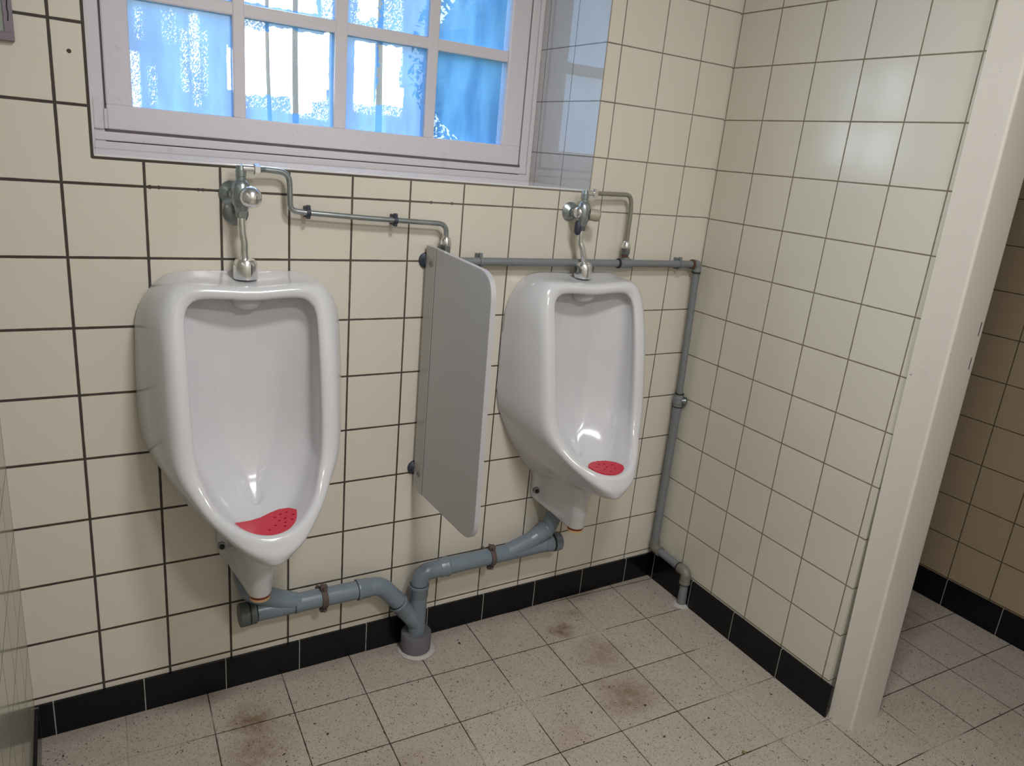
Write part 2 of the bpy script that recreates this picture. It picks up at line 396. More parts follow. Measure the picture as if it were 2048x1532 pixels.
# ------------------------------------------------------------------ room shell
XL = -1.966; WX0, WX1 = -1.756, -.490; SILL = 1.392; WTOP = 2.33; CEIL = 2.55; YF = -3.1; XF = .935
WALLT = .42
def grid_wall(bm, y0, y1, holes, x0, x1, z0, z1, mat=0):
    hx0, hx1, hz0, hz1 = holes
    for a, b, c, d in ((x0, hx0, z0, z1), (hx1, x1, z0, z1), (hx0, hx1, z0, hz0), (hx0, hx1, hz1, z1)):
        box(bm, (a, y0, c), (b, y1, d), mat)
bm = BM(); grid_wall(bm, 0, WALLT, (WX0, WX1, SILL, WTOP), XL - .15, XF + .15, -.02, CEIL + .02)
for f in bm.faces:
    n_ = f.normal if f.normal.length else Vector((0, 0, 1))
bm.normal_update()
for f in bm.faces:
    c = f.calc_center_median()
    if abs(f.normal.x) > .9 and (abs(c.x - WX0) < 1e-3 or abs(c.x - WX1) < 1e-3): f.material_index = 1
    if abs(f.normal.z) > .9 and abs(c.z - WTOP) < 1e-3: f.material_index = 1
link('wall_back', bm, [M['tile_back'], M['tile_reveal']], kind='structure')
bm = BM(); box(bm, (XL - .15, YF - .15, -.12), (XF + .15, WALLT, 0)); link('floor', bm, M['floor'], kind='structure')
bm = BM(); box(bm, (XL - .15, YF - .15, CEIL), (XF + .15, .02, CEIL + .1)); link('ceiling', bm, M['ceiling'], kind='structure')
bm = BM(); box(bm, (XL - .15, YF, 0), (XL, 0, CEIL)); link('wall_left', bm, M['tile_left'], kind='structure')
bm = BM(); box(bm, (XF, YF, 0), (XF + .15, 0, CEIL)); link('wall_far', bm, M['tile_far'], kind='structure')
bm = BM(); box(bm, (XL - .15, YF - .15, 0), (XF + .15, YF, CEIL)); link('wall_front', bm, M['far_paint'], kind='structure')
# partition with the painted door post; runs from the corner toward the camera, slightly out of square
TH = math.radians(-1.294); PT = .145; SP = .795
bm = BM(); box(bm, (0, -SP, 0), (PT, .0, CEIL)); o = link('wall_right', bm, M['tile_right'], kind='structure'); o.rotation_euler.z = TH
bm = BM(); box(bm, (.0, YF, 0), (PT - .02, -1.72, CEIL)); box(bm, (.0, -1.72, 2.06), (PT - .02, -.93, CEIL))
link('wall_partition', bm, M['tile_right'], kind='structure')
# sill
bm = BM(); box(bm, (WX0, -.001, SILL), (WX1, .36, SILL + .0045), bevel=.0015); link('trim_2', bm, M['sill'], kind='structure')
# skirting
def skirt(name, verts_fn, mat, length, h, t_=.008): pass
bm = BM(); box(bm, (XL, -.008, 0), (0, 0, .0885 + .006)); link('baseboard_back', bm, M['black_back'], kind='structure')
bm = BM(); box(bm, (-.008, -.816, 0), (0, -.008, .104)); o = link('baseboard_right', bm, M['black_right'], kind='structure'); o.rotation_euler.z = TH
bm = BM(); box(bm, (XL, YF, 0), (XL + .008, -.008, .094)); link('baseboard_left', bm, M['black_other'], kind='structure')
bm = BM(); box(bm, (XF - .008, YF, 0), (XF, 0, .108)); link('baseboard_far', bm, M['black_other'], kind='structure')

# painted post at the end of the partition (leans a little, corners rounded)
def post():
    bm = BM(); zs = [0, .3, .6, .9, 1.2, 1.5, 1.8, 2.06, CEIL]; rings = []
    for z in zs:
        lean = -.016 * z
        # plan outline going round: tiled side -> front corner -> opening side -> back
        def P(x, y): return (x + lean, y + .006 * z)
        o = [P(-.004 - .0055, -.802 - .014 * max(0, 1 - z / 1.0)), P(-.0005, -.866)]
        cx, cy, r = .0065, -.8775, .0075
        for k in range(7):
            a = math.radians(180 + 90 * k / 6); o.append(P(cx + r * math.cos(a), cy + r * math.sin(a)))
        cx, cy, r = .118, -.866, .019
        for k in range(9):
            a = math.radians(270 + 90 * k / 8); o.append(P(cx + r * math.cos(a), cy + r * math.sin(a)))
        o += [P(.137, -.80), P(.060, -.796)]
        rings.append([bm.verts.new((x, y, z)) for x, y in o])
    n = len(rings[0])
    for a, b in zip(rings, rings[1:]):
        for k in range(n): bm.faces.new((a[k], a[(k + 1) % n], b[(k + 1) % n], b[k]))
    bm.faces.new(rings[0][::-1]); bm.faces.new(rings[-1])
    p = link('trim_1', bm, M['post'], kind='structure', smooth=True, ang=40)
    return p
P1 = post()
for z0, h in ((1.155, .035), (1.07, .03)):
    bm = BM(); xx = .108 - .016 * z0 + (0 if z0 > 1.1 else -.003); yy = -.885 + .006 * z0; box(bm, (xx - .0012, yy - .0008, z0), (xx + .0012, yy + .004, z0 + h))
    link('strike_slot', bm, M['dark_gap'], P1)

# ------------------------------------------------------------------ window
WY = .348
win = thing('window_1', 'white painted casement window with blue haze painted into the panes', 'window', ((WX0 + WX1) / 2, WY, SILL), kind='structure')
def wchild(name, bm, mat, label=None, parent=None, **k):
    p = parent or win
    o = link(name, bm, mat, None, label=label, **k); o.parent = p
    off = Vector(win.location); 
    for v in o.data.vertices: v.co -= off
    return o
colx = [(-1.651, -1.4135), (-1.382, -1.146), (-1.1105, -.870), (-.8365, -.600)]
rowz = [(1.501, 1.745), (1.777, 2.020), (2.052, 2.270)]
SB0, SB1 = -1.7096, -.532
# outer frame
bm = BM()
box(bm, (WX0, WY - .012, SILL + .004), (WX0 + .018, WY + .07, WTOP), bevel=.002)
box(bm, (WX0 + .016, WY - .002, SILL + .004), (SB0 - .004, WY + .07, WTOP), bevel=.002)
box(bm, (SB1 + .004, WY - .002, SILL + .004), (WX1 - .012, WY + .07, WTOP), bevel=.002)
box(bm, (WX1 - .014, WY - .012, SILL + .004), (WX1, WY + .07, WTOP), bevel=.002)
box(bm, (WX0 + .016, WY - .014, SILL + .004), (WX1 - .012, WY + .07, 1.414), bevel=.002)
box(bm, (WX0 + .016, WY - .006, 1.416), (WX1 - .012, WY + .07, 1.437), bevel=.003)
box(bm, (WX0 + .002, WY + .03, SILL + .002), (WX1 - .002, WY + .065, 1.445))
box(bm, (SB0 - .006, WY, 2.335 - .03), (SB1 + .006, WY + .07, WTOP), bevel=.002)
wchild('frame', bm, M['paint'])
bm = BM()   # grey-brown strips in the gap round the sash
box(bm, (SB0 - .006, WY - .002, 1.4365), (SB1 + .006, WY + .05, 1.4445)); box(bm, (SB0 - .006, WY + .004, 1.432), (SB0 + .002, WY + .05, 2.3))
box(bm, (SB1 - .002, WY + .004, 1.432), (SB1 + .006, WY + .05, 2.3))
wchild('sash_gap', bm, M['sash_gap'])
bm = BM(); Y0, Y1 = WY - .003, WY + .04
box(bm, (SB0, Y0, 1.4425), (SB1, Y1, 1.501), bevel=.004); box(bm, (SB0, Y0, 2.270), (SB1, Y1, 2.31), bevel=.004)
box(bm, (SB0, Y0, 1.499), (-1.651, Y1, 2.272), bevel=.004); box(bm, (-.600, Y0, 1.499), (SB1, Y1, 2.272), bevel=.004)
sash = wchild('sash', bm, M['paint'])
for a, b in zip(colx, colx[1:]):
    bm = BM(); box(bm, (a[1], Y0 + .003, 1.499), (b[0], Y1 - .004, 2.272), bevel=.004); wchild('glazing_bar', bm, M['paint'], parent=sash)
for a, b in zip(rowz, rowz[1:]):
    bm = BM(); box(bm, (-1.652, Y0 + .0045, a[1]), (-.599, Y1 - .006, b[0]), bevel=.004); wchild('glazing_bar', bm, M['paint'], parent=sash)
for cx in colx:
    for rz in rowz:
        bm = BM(); box(bm, (cx[0] - .004, WY + .012, rz[0] - .004), (cx[1] + .004, WY + .016, rz[1] + .004)); bm.normal_update()
        for f in bm.faces: f.material_index = 0 if f.normal.y < -.9 else 1
        o = wchild('pane', bm, [M['haze_pane'], M['clear']], parent=sash)
        # texture space of the panes is the wall's own coordinates
        for v in o.data.vertices: v.co += Vector(win.location)
        o.matrix_parent_inverse = Matrix.Translation(-Vector(win.location))
bm = BM(); box(bm, (-1.7385, WY - .010, 1.442), (-1.7165, WY + .006, 1.512), bevel=.003); wchild('hinge_leaf', bm, M['paint'])
bm = BM(); rod(bm, (-1.7125, WY - .006, 1.444), (-1.7125, WY - .006, 1.49), [(0, .004), (1, .004)], 12); wchild('hinge_pin', bm, M['paint'])

# ------------------------------------------------------------------ urinals
ST = 11
def ring(*p): return [Vector((u, -d, z)) for u, d, z in p]
R = {}
R['W'] = ring((0, 0, 1.153), (.125, 0, 1.157), (.182, 0, 1.134), (.226, 0, 1.066), (.2345, 0, .97), (.2360, 0, .88), (.231, 0, .775), (.207, 0, .707), (.155, 0, .610), (.085, 0, .520), (0, 0, .480))
R['MS'] = ring((0, .050, 1.143), (.122, .050, 1.150), (.180, .052, 1.134), (.213, .060, 1.078), (.219, .075, .97), (.219, .088, .87), (.213, .098, .765), (.184, .112, .690), (.133, .130, .610), (.062, .165, .552), (0, .185, .540))
R['LR'] = ring((0, .088, 1.140), (.119, .088, 1.147), (.171, .089, 1.134), (.196, .103, 1.078), (.199, .126, .975), (.198, .148, .867), (.193, .166, .758), (.166, .185, .687), (.108, .218, .620), (.051, .275, .562), (0, .320, .552))
R['OR'] = ring((0, .109, 1.137), (.115, .109, 1.143), (.160, .111, 1.130), (.182, .125, 1.075), (.185, .151, .98), (.184, .174, .866), (.179, .195, .757), (.156, .219, .692), (.117, .264, .638), (.060, .322, .593), (0, .342, .575))
R['CR'] = ring((0, .120, 1.126), (.106, .120, 1.131), (.145, .122, 1.117), (.164, .136, 1.071), (.166, .161, .98), (.165, .184, .868), (.161, .204, .762), (.146, .228, .702), (.118, .269, .656), (.063, .322, .618), (0, .338, .605))
R['IR'] = ring((0, .114, 1.108), (.098, .114, 1.113), (.131, .117, 1.099), (.1425, .130, 1.067), (.1435, .154, .98), (.143, .176, .87), (.139, .197, .768), (.127, .220, .713), (.105, .260, .668), (.057, .308, .637), (0, .324, .627))
R['I1'] = ring((0, .092, 1.119), (.100, .092, 1.122), (.137, .097, 1.104), (.1475, .108, 1.064), (.148, .126, .98), (.147, .145, .87), (.142, .160, .770), (.127, .180, .715), (.102, .215, .662), (.056, .260, .624), (0, .276, .610))
R['BR'] = ring((0, .052, 1.128), (.088, .055, 1.126), (.126, .066, 1.103), (.138, .078, 1.055), (.139, .090, .97), (.137, .100, .87), (.130, .112, .77), (.110, .128, .705), (.084, .160, .645), (.044, .200, .605), (0, .214, .595))
R['CC'] = ring((0, .041, 1.090), (.050, .044, 1.080), (.070, .048, 1.04), (.078, .050, .98), (.078, .053, .92), (.076, .057, .86), (.070, .063, .79), (.060, .075, .73), (.044, .098, .675), (.022, .135, .630), (0, .150, .618))
R['CD'] = ring((0, .039, 1.092), (.016, .039, 1.085), (.022, .040, 1.04), (.025, .041, .98), (.025, .043, .92), (.025, .046, .86), (.023, .052, .79), (.020, .063, .73), (.015, .086, .668), (.008, .125, .622), (0, .140, .612))
def catmull(P, n):
    out = []
    for i in range(len(P) - 1):
        p0 = P[i - 1] if i else 2 * P[0] - P[1]; p1, p2 = P[i], P[i + 1]; p3 = P[i + 2] if i + 2 < len(P) else 2 * P[-1] - P[-2]
        for k in range(n):
            u = k / n
            out.append(.5 * ((2 * p1) + (p2 - p0) * u + (2 * p0 - 5 * p1 + 4 * p2 - p3) * u * u + (3 * p1 - p0 - 3 * p2 + p3) * u ** 3))
    out.append(P[-1].copy()); return out
def sym(P):      # mirror tangent at both ends so the curve closes smoothly over the centre line
    m = lambda v: Vector((-v.x, v.y, v.z))
    Q = [m(P[1])] + P + [m(P[-2])]
    c = catmull(Q, 6); return c[6:-6]
ZB = 1.157
def urinal_body():
    bm = BM(); names = ['W', 'MS', 'LR', 'OR', 'CR', 'IR', 'I1', 'BR', 'CC', 'CD']
    dense = [sym(R[k]) for k in names]; L = len(dense[0]); rows = []
    for j in range(L): rows.append(catmull([d[j] for d in dense], 5))
    K = len(rows[0]); V = {}
    for side in (1, -1):
        for j in range(L):
            for k in range(K):
                p = rows[j][k]; u = max(0, p.x)
                if j in (0, L - 1):
                    if side == 1: V[1, j, k] = V[-1, j, k] = bm.verts.new((0, min(0, p.y), p.z))
                else: V[side, j, k] = bm.verts.new((side * u, min(0, p.y), p.z))
    for side in (1, -1):
        for j in range(L - 1):
            for k in range(K - 1):
                q = [V[side, j, k], V[side, j, k + 1], V[side, j + 1, k + 1], V[side, j + 1, k]]
                bm.faces.new(q if side == 1 else q[::-1])
    for kk in (0, K - 1):     # close the back of the body and the strip up the middle of the bowl
        for j in range(L - 1):
            q = [V[1, j, kk], V[1, j + 1, kk], V[-1, j + 1, kk], V[-1, j, kk]]
            q2 = []
            for v in q:
                if v not in q2: q2.append(v)
            if len(q2) >= 3: bm.faces.new(q2 if kk == 0 else q2[::-1])
    bmesh.ops.remove_doubles(bm, verts=bm.verts, dist=1e-6)
    # lower spine that carries the outlet
    sl = [(.60, 0, .10, .085, .05), (.56, 0, .15, .080, .042), (.52, 0, .185, .076, .036), (.48, 0, .195, .074, .033), (.44, 0, .197, .073, .032), (.424, .0, .196, .070, .031), (.412, .04, .195, .056, .030), (.398, .10, .194, .040, .029), (.386, .137, .193, .028, .028)]
    rs = []
    for z, d0, d1, wb, r in sl:
        pr = []
        cy = d1 - r
        for k in range(13):
            a = math.radians(180 * k / 12); pr.append((r * math.cos(a), cy + r * math.sin(a)))
        e_ = [(wb, .012), (wb * .70, .024)] if d0 == 0 else []
        pts = [(wb, d0)] + e_ + pr + [(-a_, b_) for a_, b_ in e_[::-1]] + [(-wb, d0)]
        # resample outline uniformly
        pl = [Vector((a, b)) for a, b in pts]; ln = [0]
        for a, b in zip(pl, pl[1:]): ln.append(ln[-1] + (b - a).length)
        o = []
        for k in range(29):
            s = ln[-1] * k / 28; i = 0
            while i < len(ln) - 2 and ln[i + 1] < s: i += 1
            f = (s - ln[i]) / max(1e-9, ln[i + 1] - ln[i]); q = pl[i].lerp(pl[i + 1], f); o.append(bm.verts.new((q.x, -q.y, z)))
        rs.append(o)
    for a, b in zip(rs, rs[1:]):
        for k in range(29): bm.faces.new((a[k], a[(k + 1) % 29], b[(k + 1) % 29], b[k]))
    bm.faces.new(rs[0]); bm.faces.new(rs[-1][::-1])
    for v in bm.verts: v.co.z -= ZB
    o = link('bowl', bm, M['porcelain'], smooth=True)
    md = o.modifiers.new('skin', 'REMESH'); md.mode = 'VOXEL'; md.voxel_size = .0036; md.use_smooth_shade = True
    sm = o.modifiers.new('soft', 'SMOOTH'); sm.factor = .6; sm.iterations = 5
    return o
XA_, XB_ = -1.4700, -.5122
U = thing('urinal', 'large white porcelain urinal nearest the left wall, left of the grey divider', 'urinal', (XA_, 0, ZB), group='white wall urinals')
body = urinal_body(); body.parent = U
bm = BM(); lathe(bm, (0, -.060, 1.112 - ZB), (0, -.25, -1), [(0, .033), (.010, .033), (.022, .030), (.031, .021), (.035, .002)]); link('water_spreader', bm, M['porcelain'], U, smooth=True)
for sx in (-1, 1):
    bm = BM(); p = (sx * .0595, -.016, .452 - ZB); ax = (sx * .25, -1, 0)
    lathe(bm, p, ax, [(-.008, .0115), (.006, .0115), (.008, .0095), (.0085, .0065)], mat=0); lathe(bm, Vector(p) + Vector(ax).normalized() * .006, ax, [(0, .0068), (.006, .0068), (.0065, .003)], 6, mat=1)
    link('bolt', bm, [M['old_chrome'], M['joint']], U, label='dark metal fixing bolt')
bm = BM(); lathe(bm, (0, -.165, .389 - ZB), (0, 0, -1), [(0, .0255), (.004, .0262), (.0045, .0235), (.010, .0235)]); link('rust_ring', bm, M['rust'], U, label='rust-red ring round the outlet')
bm = BM(); lathe(bm, (0, -.165, .380 - ZB), (0, 0, -1), [(0, .0245), (.007, .0240), (.008, .021)]); link('outlet_plug', bm, M['wax'], U, label='yellowed plug under the outlet')
def dup(root, loc, label):
    r = root.copy(); COL.objects.link(r); r.location = loc; r['label'] = label
    for ch in list(root.children):
        c = ch.copy(); COL.objects.link(c); c.parent = r
    return r
dup(U, (XB_, 0, ZB), 'large white porcelain urinal right of the grey divider, nearest the corner')

# red perforated mats lying in the bowls
def mat_obj(name, outline, holes, base, label, slope=.0):
    bm = BM(); n = len(outline)
    h = lambda x, y: base[2] + (y - base[1]) * slope + 10 * (x) ** 2 * .12
    from mathutils.geometry import delaunay_2d_cdt
    vs = [Vector(p) for p in outline]; edges = [(i, (i + 1) % n) for i in range(n)]; hl = []
    for hx, hy, hr in holes:
        s = len(vs)
        for k in range(8): vs.append(Vector((hx + hr * math.cos(k * math.pi / 4), hy + hr * 1.0 * math.sin(k * math.pi / 4))))
        edges += [(s + k, s + (k + 1) % 8) for k in range(8)]; hl.append((hx, hy, hr))
    # interior points for curvature
    xs = [p[0] for p in outline]; ys = [p[1] for p in outline]
    def inside(x, y):
        c = False; j = n - 1
        for i in range(n):
            xi, yi = outline[i]; xj, yj = outline[j]
            if (yi > y) != (yj > y) and x < (xj - xi) * (y - yi) / (yj - yi) + xi: c = not c
            j = i
        return c
    r = delaunay_2d_cdt(vs, edges, [], 0, 1e-5)
    top = [bm.verts.new((v.x, v.y, h(v.x, v.y))) for v in r[0]]; bot = [bm.verts.new((v.x, v.y, h(v.x, v.y) - .0035)) for v in r[0]]
    cnt = {}
    for f in r[2]:
        c = sum((r[0][i] for i in f), Vector((0, 0))) / len(f)
        if not inside(c.x, c.y) or any((c - Vector((a, b))).length < q * .9 for a, b, q in hl): continue
        bm.faces.new([top[i] for i in f]); bm.faces.new([bot[i] for i in f][::-1])
        for a, b in zip(f, list(f[1:]) + [f[0]]): cnt[tuple(sorted((a, b)))] = cnt.get(tuple(sorted((a, b))), 0) + 1
    for (a, b), k in cnt.items():
        if k == 1: bm.faces.new((top[a], top[b], bot[b], bot[a]))
    for v in [v for v in bm.verts if not v.link_faces]: bm.verts.remove(v)
    for v in bm.verts: v.co.x += base[0]
    return link(name, bm, M['red'], label=label, cat='urinal mat', group='red perforated mats in the urinals')
oa = [(-.084, -.243), (-.06, -.238), (-.035, -.232), (-.01, -.222), (.015, -.206), (.038, -.197), (.06, -.203), (.073, -.222), (.076, -.245), (.070, -.268), (.055, -.292), (.03, -.309), (0, -.315), (-.03, -.308), (-.055, -.290), (-.072, -.268)]
ha = [(.02, -.235, .0035), (.035, -.225, .0035), (.05, -.222, .0035), (.025, -.255, .0035), (.04, -.25, .0035), (.06, -.242, .0035), (.035, -.27, .0035), (.052, -.265, .0035), (.012, -.275, .0035), (-.005, -.292, .0035), (.03, -.288, .0035)]
mat_obj('urinal_mat', oa, ha, (XA_, -.26, .6250), 'red perforated wave-shaped mat lying in the left urinal', -.04)
ob = [(-.045, -.245), (-.03, -.226), (-.01, -.214), (.015, -.212), (.038, -.222), (.055, -.245), (.06, -.27), (.055, -.292), (.03, -.309), (0, -.315), (-.03, -.305), (-.045, -.28)]
hb = [(-.018, -.252, .004), (0, -.238, .004), (.018, -.24, .004), (.035, -.256, .004), (.01, -.262, .004), (-.008, -.275, .004), (.026, -.28, .004), (.0, -.295, .004)]
mat_obj('urinal_mat', ob, hb, (XB_, -.26, .6265), 'red perforated mat with pale holes lying in the right urinal', -.04)

# ------------------------------------------------------------------ flush valves
def smoothp(pts, n=6): return catmull([Vector(p) for p in pts], n)
VA = thing('flush_valve', 'chrome push-knob flush valve above the left urinal', 'flush valve', (-1.4735, -.05, 1.336), group='flush valves')
def part(name, bm, mat, T, **k):
    o = link(name, bm, mat, T, **k); off = Vector(T.location)
    for v in o.data.vertices: v.co -= off
    return o
def valve(T, x, pushes, bend):
    bm = BM(); lathe(bm, (x - .012, -.0, 1.333), (0, -1, 0), [(0, .027), (.004, .027), (.010, .020), (.014, .012), (.045, .012)]); part('wall_flange', bm, M['verdigris'], T, smooth=True, ang=40)
    bm = BM(); lathe(bm, (x, -.05, 1.295), (0, 0, 1), [(0, .010), (.004, .014), (.014, .016), (.018, .019), (.030, .0205), (.052, .0205), (.062, .018), (.068, .0135), (.071, .0105), (.078, .0105), (.079, .0115), (.092, .0115), (.0925, .010), (.102, .0085)])
    part('valve_body', bm, M['verdigris'], T, smooth=True, ang=40)
    bm = BM(); sweep(bm, fillet([(x, -.05, 1.378), (x, -.05, 1.3905), (x + .034, -.045, 1.3905)], .008), .0088, 16); part('elbow', bm, M['chrome'], T, smooth=True, ang=50)
    bm = BM(); hexnut(bm, (x + .028, -.046, 1.3905), (1, 0, 0), .014, .0125); part('union_nut', bm, M['chrome'], T)
    b = BM(); lathe(b, bend[0], (0, 0, 1), [(-.014, .0105), (-.012, .013), (.004, .013), (.006, .011)], 6); part('outlet_nut', b, M['old_chrome'], T)
    bm = BM(); sweep(bm, smoothp(bend), .0088, 18); part('flush_pipe', bm, M['chrome'], T, smooth=True, ang=50)
valve(VA, -1.4770, True, [(-1.4775, -.05, 1.298), (-1.4765, -.05, 1.27), (-1.4755, -.05, 1.250), (-1.472, -.049, 1.228), (-1.4715, -.047, 1.205), (-1.4695, -.047, 1.185)])
bm = BM(); lathe(bm, (-1.471, -.060, 1.333), (.45, -1, -.05), [(0, .016), (.010, .019), (.014, .0235), (.022, .0245), (.032, .0215), (.040, .014), (.044, .004)]); part('push_knob', bm, M['chrome'], VA, smooth=True, ang=50)
bm = BM(); lathe(bm, (-1.480, 0, 1.2895), (0, -1, 0), [(0, .028), (.004, .028), (.007, .024), (.009, .010)]); part('cover_disc', bm, M['old_chrome'], VA, smooth=True, ang=40, label='dark round cover on the wall')
bm = BM(); lathe(bm, (-1.4695, -.047, 1.1470), (0, 0, 1), [(0, .0262), (.002, .0268), (.030, .0265), (.038, .0250), (.044, .0205), (.0465, .011)]); part('spud_nut', bm, M['chrome'], VA, smooth=True, ang=35)
VB = thing('flush_valve', 'chrome flush valve with beige side knob above the right urinal', 'flush valve', (-.54, -.05, 1.336), group='flush valves')
valve(VB, -.5400, False, [(-.5400, -.05, 1.298), (-.5395, -.05, 1.272), (-.5370, -.05, 1.250), (-.5325, -.053, 1.238), (-.5225, -.055, 1.208), (-.5150, -.050, 1.183)])
bm = BM(); lathe(bm, (-.550, -.047, 1.335), (-1, -.35, 0), [(0, .012), (.004, .014), (.009, .0155), (.013, .0145), (.016, .009), (.017, .003)]); part('cap', bm, M['chrome'], VB, smooth=True, ang=50)
bm = BM(); lathe(bm, (-.530, -.055, 1.332), (.85, -.5, -.05), [(0, .010), (.008, .010), (.009, .0165), (.028, .0175), (.036, .0155), (.040, .008)]); part('side_knob', bm, M['beige'], VB, smooth=True, ang=40, label='beige round side knob')
bm = BM(); lathe(bm, (-.5520, -.050, 1.312), (0, 0, -1), [(0, .006), (.004, .0095), (.018, .0105), (.032, .010), (.039, .006), (.041, .001)]); part('lever', bm, M['clip'], VB, smooth=True)
bm = BM(); lathe(bm, (-.5122, -.047, 1.1470), (0, 0, 1), [(0, .0262), (.002, .0268), (.030, .0265), (.038, .0250), (.044, .0205), (.0465, .011)]); part('spud_nut', bm, M['chrome'], VB, smooth=True, ang=35)
bm = BM(); hexnut(bm, (-.518, -.055, 1.166), (-.9, .0, .2), .030, .012); part('stub_nut', bm, M['old_chrome'], VB)

# ------------------------------------------------------------------ thin supply tubes
def clipon(T, x, z, r, y, h=.05, mat=None, name='pipe_clip'):
    bm = BM(); lathe(bm, (x - .0045, y, z), (1, 0, 0), [(0, r + .0005), (0, r + .0028), (.009, r + .0028), (.009, r + .0005)], 20)
    box(bm, (x - .004, y + r - .004, z - h / 2), (x + .004, -.0006, z + h / 2), bevel=.001)
    box(bm, (x - .0045, y - .004, z + r), (x + .0045, y + .006, z + h / 2 + .004), bevel=.0015); box(bm, (x - .0045, y - .004, z - h / 2 - .002), (x + .0045, y + .006, z - r), bevel=.0015)
    part(name, bm, mat or M['clip'], T)
TA = thing('water_supply_tube', 'thin bare metal tube stepping from left flush valve down behind the divider', 'water pipe', (-1.2, -.03, 1.3))
pa = fillet([(-1.445, -.046, 1.3905), (-1.425, -.036, 1.391), (-1.366, -.030, 1.388), (-1.364, -.03, 1.303), (-1.330, -.03, 1.2995), (-1.178, -.03, 1.2925), (-.960, -.03, 1.286), (-.958, -.03, 1.238)], .028)
bm = BM(); sweep(bm, pa, .0066, 16); part('tube', bm, M['tube'], TA, smooth=True, ang=50)
for x, z in ((-1.3215, 1.3000), (-1.1020, 1.2900)): clipon(TA, x, z, .0066, -.03, .026)
bm = BM(); lathe(bm, (-.9582, -.03, 1.255), (0, 0, -1), [(0, .007), (.006, .0125), (.020, .0145), (.024, .0135)]); part('cone_nut', bm, M['chrome'], TA, smooth=True, ang=40)
bm = BM(); hexnut(bm, (-.9582, -.03, 1.232), (0, 0, -1), .026, .0150, ch=.05); part('connector', bm, M['old_chrome'], TA)
TB = thing('water_supply_tube', 'olive-grey painted tube looping from right flush valve to pipe tee', 'water pipe', (-.4, -.03, 1.3))
pb = fillet([(-.498, -.046, 1.3905), (-.480, -.034, 1.3905), (-.356, -.030, 1.3925), (-.3495, -.03, 1.345), (-.3495, -.03, 1.245)], .030)
bm = BM(); sweep(bm, pb, .0066, 16); part('tube', bm, M['painted_tube'], TB, smooth=True, ang=50)
bm = BM(); lathe(bm, (-.3495, -.03, 1.256), (0, 0, -1), [(0, .007), (.006, .0115), (.018, .0140), (.022, .013)]); part('cone_nut', bm, M['chrome'], TB, smooth=True, ang=40)
bm = BM(); hexnut(bm, (-.3495, -.03, 1.236), (0, 0, -1), .020, .0145, ch=.05); lathe(bm, (-.3495, -.03, 1.217), (0, 0, -1), [(0, .011), (.008, .011)], mat=1); part('connector', bm, [M['old_chrome'], M['brown_rust']], TB)

# ------------------------------------------------------------------ galvanised supply pipe
G = thing('water_pipe', 'grey painted steel water pipe running along the wall and down the corner', 'water pipe', (-.045, -.035, 1.19))
PR = .0112
bm = BM(); sweep(bm, [(-.958, -.035, 1.1895), (-.62, -.035, 1.1893), (-.055, -.035, 1.1885)], PR, 20); part('horizontal_run', bm, M['galv'], G, smooth=True, ang=50)
bm = BM(); sweep(bm, fillet([(-.958, -.035, 1.206), (-.958, -.035, 1.1895), (-.935, -.035, 1.1895)], .012), .0135, 20); part('end_elbow', bm, M['galv'], G, smooth=True, ang=50)
bm = BM(); lathe(bm, (-.373, -.035, 1.1887), (1, 0, 0), [(0, PR), (0, .0142), (.047, .0142), (.047, PR)]); lathe(bm, (-.3495, -.035, 1.1887), (0, 0, 1), [(0, .012), (.020, .0125), (.0205, .0105)])
part('tee', bm, M['galv'], G, smooth=True, ang=40)
bm = BM(); lathe(bm, (-.3785, -.035, 1.1888), (1, 0, 0), [(0, PR), (.0005, .0145), (.006, .0150), (.0065, PR)]); part('joint_ring', bm, M['joint'], G)
bm = BM(); sweep(bm, fillet([(-.066, -.035, 1.1885), (-.0443, -.035, 1.1885), (-.0435, -.035, 1.165)], .012), [.0145] * 11, 20) if False else sweep(bm, fillet([(-.066, -.035, 1.1885), (-.0443, -.035, 1.1885), (-.0435, -.035, 1.164)], .014), .0148, 20)
part('corner_elbow', bm, M['galv'], G, smooth=True, ang=50)
bm = BM(); lathe(bm, (-.072, -.035, 1.1885), (1, 0, 0), [(0, PR), (.0005, .0150), (.008, .0158), (.0085, PR)]); part('joint_ring', bm, M['brown_rust'], G)
bm = BM(); lathe(bm, (-.0435, -.035, 1.165), (0, 0, -1), [(0, PR), (.0005, .0148), (.0055, .0150), (.006, PR)]); part('joint_ring', bm, M['joint'], G)
bm = BM(); sweep(bm, [(-.0435, -.035, 1.163), (-.0368, -.035, 1.0), (-.0275, -.035, .735)], PR, 20); part('riser', bm, M['galv'], G, smooth=True, ang=50)
bm = BM(); lathe(bm, (-.0272, -.035, .738), (0, 0, -1), [(0, .0118), (.001, .0162), (.010, .0165), (.012, .0185), (.034, .0185), (.036, .0162), (.044, .0160), (.045, .0118)]); part('stop_valve', bm, M['galv'], G, smooth=True, ang=40)
bm = BM(); lathe(bm, (-.0235, -.045, .716), (.70, -.70, 0), [(0, .010), (.006, .010), (.007, .0150), (.016, .0155), (.019, .0125), (.021, .005)]); part('valve_cap', bm, M['old_chrome'], G, smooth=True, ang=40)
bm = BM(); lathe(bm, (-.0272, -.035, .741), (0, 0, -1), [(0, .0115), (.0005, .0158), (.004, .0158), (.0045, .0115)]); part('joint_ring', bm, M['joint'], G)
bm = BM(); lathe(bm, (-.0272, -.035, .693), (0, 0, -1), [(0, .0115), (.0005, .0160), (.004, .0160), (.0045, .0115)])
part('joint_ring', bm, M['joint'], G)
